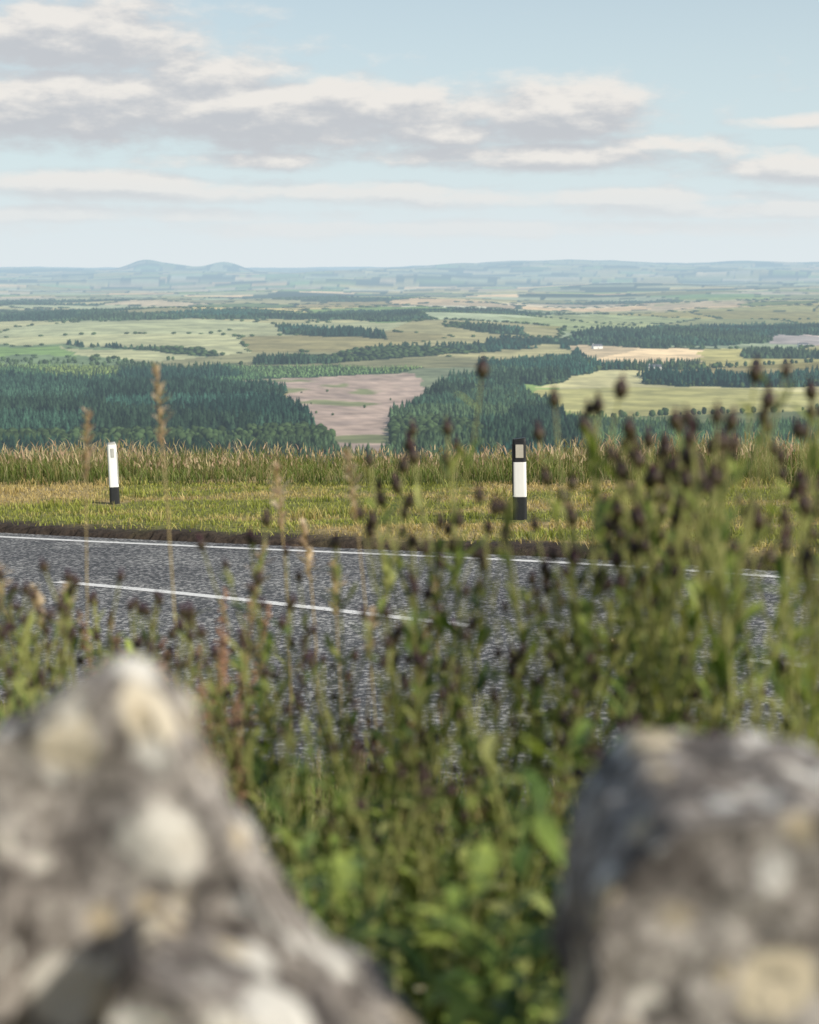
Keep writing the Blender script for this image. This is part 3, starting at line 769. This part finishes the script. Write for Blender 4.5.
def weed(seed,wk=1.0):
    rg=random.Random(seed);mb=MB();gs=[[(.25,.35,.09),(.35,.44,.12),(.10,.17,.05)],[(.16,.25,.08),(.23,.32,.10),(.09,.15,.05)],[(.32,.38,.14),(.42,.44,.18),(.14,.2,.06)]][seed%3]
    st=curve((0,0,0),(rg.uniform(-.2,.2),rg.uniform(-.2,.2),1),.85,rg,10,.3,.3);k=.95/max(.3,st[-1].z);st=[p*k for p in st]
    tube(mb,st,.004,.002,(.27,.30,.10))
    for i in range(32):
        t=rg.uniform(.05,1);j=min(int(t*10),9);b=st[j].lerp(st[j+1],t*10-j);a=i*2.4+rg.uniform(-.4,.4)
        L=(.16*(1-t)+.07)*rg.uniform(.8,1.5);leaf(mb,b,(math.cos(a),math.sin(a),rg.uniform(.1,1.7)),L,L*rg.uniform(.12,.21)*wk,rg.choice(gs),rg,rg.uniform(.2,.9))
    return mb.mesh('weed_mesh%d'%seed)
def sorrel(seed):
    rg=random.Random(seed);mb=MB();st=curve((0,0,0),(rg.uniform(-.1,.1),rg.uniform(-.1,.1),1),.9,rg,10,.15,.3);k=.97/st[-1].z;st=[p*k for p in st]
    tube(mb,st,.003,.0014,(.18,.17,.08),(.28,.15,.09))
    for i in range(120):
        t=rg.uniform(.66,1);j=min(int(t*10),9);b=st[j].lerp(st[j+1],t*10-j);a=rg.uniform(0,6.28);r_=rg.uniform(.003,.026)*(1.15-t)*2.2
        c=rg.choice([(.46,.27,.19),(.54,.37,.27),(.34,.20,.14)])
        ovoid(mb,b+Vector((math.cos(a)*r_,math.sin(a)*r_,rg.uniform(0,.02))),(0,0,1),.004,.008,(c,c),rg,5,3)
    for i in range(10):
        t=rg.uniform(.05,.6);j=min(int(t*10),9);b=st[j];a=rg.uniform(0,6.28);leaf(mb,b,(math.cos(a),math.sin(a),.8),.09,.02,rg.choice(GR),rg)
    return mb.mesh('sorrel_mesh%d'%seed)
def grasstalk(seed):
    rg=random.Random(seed);mb=MB();st=curve((0,0,0),(rg.uniform(-.12,.12),rg.uniform(-.12,.12),1),.98,rg,12,.2,.3);k=1/st[-1].z;st=[p*k for p in st]
    tube(mb,st,.0023,.0012,(.30,.29,.13),(.52,.40,.24))
    for i in range(40):
        t=.86+.14*i/40;j=min(int(t*12),11);b=st[j].lerp(st[j+1],t*12-j);a=rg.uniform(0,6.28);s=math.sin(math.pi*min(1,(t-.84)/.17))
        c=rg.choice([(.55,.43,.33),(.66,.55,.44),(.42,.31,.24)])
        leaf(mb,b,(math.cos(a)*(.5+1.1*rg.random()*s),math.sin(a)*(.5+1.1*rg.random()*s),1),.014+.03*s*rg.random(),.009,c,rg,-.1+.6*rg.random(),.3,4)
    for i in range(3):
        b=st[2+i*2];a=rg.uniform(0,6.28);leaf(mb,b,(math.cos(a)*.5,math.sin(a)*.5,1),.22,.006,(.24,.27,.10),rg,.5)
    return mb.mesh('grass_stalk_mesh%d'%seed)
def daisy(seed):
    rg=random.Random(seed);mb=MB()
    for s_ in range(4):
        st=curve((rg.uniform(-.03,.03),rg.uniform(-.03,.03),0),(rg.uniform(-.3,.3),rg.uniform(-.3,.3),1),rg.uniform(.75,1),rg,6,.2,.3);tube(mb,st,.002,.001,(.16,.2,.07))
        c=st[-1];ovoid(mb,c,(0,0,1),.005,.004,((.5,.38,.06),(.55,.42,.06)),rg,6,3)
        for i in range(10):
            a=i*.628;leaf(mb,c,(math.cos(a),math.sin(a),.15),.011,.005,(.75,.74,.7),rg,.1,.05,3)
    return mb.mesh('daisy_mesh%d'%seed)
pm=veg_mat('plant_foliage',.30,.42)
KW=[knapweed(i,random.uniform(.7,1.2),random.choice([3,4,5])) for i in range(12)]
KL=[knapweed(20+i,random.uniform(.9,1.3),random.choice([1,2,3]),.1) for i in range(8)]
WD=[weed(40+i) for i in range(6)];WB=[weed(50+i,1.25) for i in range(3)];SO=[sorrel(60+i) for i in range(3)];GS=[grasstalk(80+i) for i in range(5)];DA=[daisy(90+i) for i in range(2)]
for q in KW+KL+WD+WB+SO+GS+DA: q.materials.append(pm)
thicket=add_obj('wildflower_thicket',None)
bx=np.linspace(-3.2,3.2,65);by=np.linspace(1.4,6.2,49);BX,BY=np.meshgrid(bx,by);BZ=ground_z(BX,BY,sdist(BX,BY,E),sdist(BX,BY,C))
def gz(x,y):
    i=int(round((x+3.2)/.1));j=int(round((y-1.4)/.1));return float(BZ[min(max(j,0),48),min(max(i,0),64)])
rp=random.Random(99)
def plant(name,me,u,v,yd,parent=thicket,wide=None):
    """root a plant on the bank at depth yd so that it grows to the height seen in the photo"""
    d_=ray(u,v);t=yd/d_[1];x=d_[0]*t;zt=d_[2]*t;zg=gz(x,yd);h=zt-zg
    if h<.12: return
    o=add_obj(name,me,None,parent,(x,yd,zg-.01));s=wide or (.55+.38*h);o.scale=(s,s,h);o.rotation_euler=(rp.uniform(-.05,.05),rp.uniform(-.06,.06),rp.uniform(0,6.28));return o
tall=[(622,348,2.6),(742,348,2.4),(775,420,2.2),(480,372,3.1),(418,420,2.9),(600,400,2.5),(662,366,2.8),(690,440,3.0),(576,450,2.7),(722,380,2.5),
 (640,440,2.8),(805,455,2.2),(462,520,2.9),(760,485,2.6),(588,500,2.9),(404,470,3.1),(365,500,3.2),(790,535,2.3),
 (840,405,2.3),(560,540,2.7),(728,460,2.5),(812,510,2.5),(445,505,3.0),(612,470,3.1),(440,545,2.6),(298,490,3.3),(270,545,3.0),(60,540,3.2),(20,545,2.9),(140,560,3.3),(782,350,2.9),(690,510,3.1),(655,520,2.4),
 (632,390,2.9),(700,395,2.7),(755,400,3.0),(800,390,2.8),(672,430,2.6),(590,440,3.1),(735,500,2.8),(500,540,3.0),(780,470,3.0),(620,510,2.7)]
for u,v,yd in tall: plant('knapweed',rp.choice(KW),u,v,yd)
def topline(u): return np.interp(u,[-40,40,130,220,310,420,520,650,880],[560,570,585,595,600,590,585,560,565])
for i in range(52):
    u=rp.uniform(-40,860);plant('knapweed',rp.choice(KW+KL),u,topline(u)+rp.uniform(0,120),rp.uniform(2.3,4.0))
for i in range(30):
    u=rp.gauss(60,80);plant('knapweed',rp.choice(KL),u,rp.uniform(560,680),rp.uniform(2.4,4.2))
for i in range(85):
    u=rp.uniform(-40,860);plant('knapweed',rp.choice(KL+KW[:3]),u,rp.uniform(670,860),rp.uniform(2.0,4.2))
for i in range(105):
    u=rp.uniform(-60,880);plant('leafy_weed',rp.choice(WD),u,rp.triangular(680,1000,840),rp.uniform(1.8,4.6))
for u,v,yd in[(440,710,1.8),(385,810,1.65),(500,780,1.75),(330,800,1.75),(455,880,1.55),(540,850,1.7),(360,910,1.6),(520,930,1.55),(300,740,1.95),(560,740,1.95),(420,950,1.5),(480,985,1.46)]:
    plant('leafy_weed',rp.choice(WB),u,v,yd)
for i in range(22):
    u=rp.gauss(185,35);plant('sorrel',rp.choice(SO),u,rp.uniform(575,700),rp.uniform(2.6,3.8))
for i in range(10):
    u=rp.uniform(0,800);plant('sorrel',rp.choice(SO),u,rp.uniform(620,760),rp.uniform(2.6,3.8))
for u,v,yd in[(178,365,4.0),(92,411,4.3),(282,465,4.2),(382,448,4.2),(30,545,4.2),(60,565,4.0),(300,520,4.2),(238,540,4.0),(350,560,4.0),(340,600,3.6),(12,570,3.4),(450,570,4.0)]:
    plant('grass_stalk',rp.choice(GS),u,v,yd,wide=1.35)
for i in range(34): plant('daisy',rp.choice(DA),rp.uniform(300,600),rp.uniform(760,960),rp.uniform(2.2,3.4))
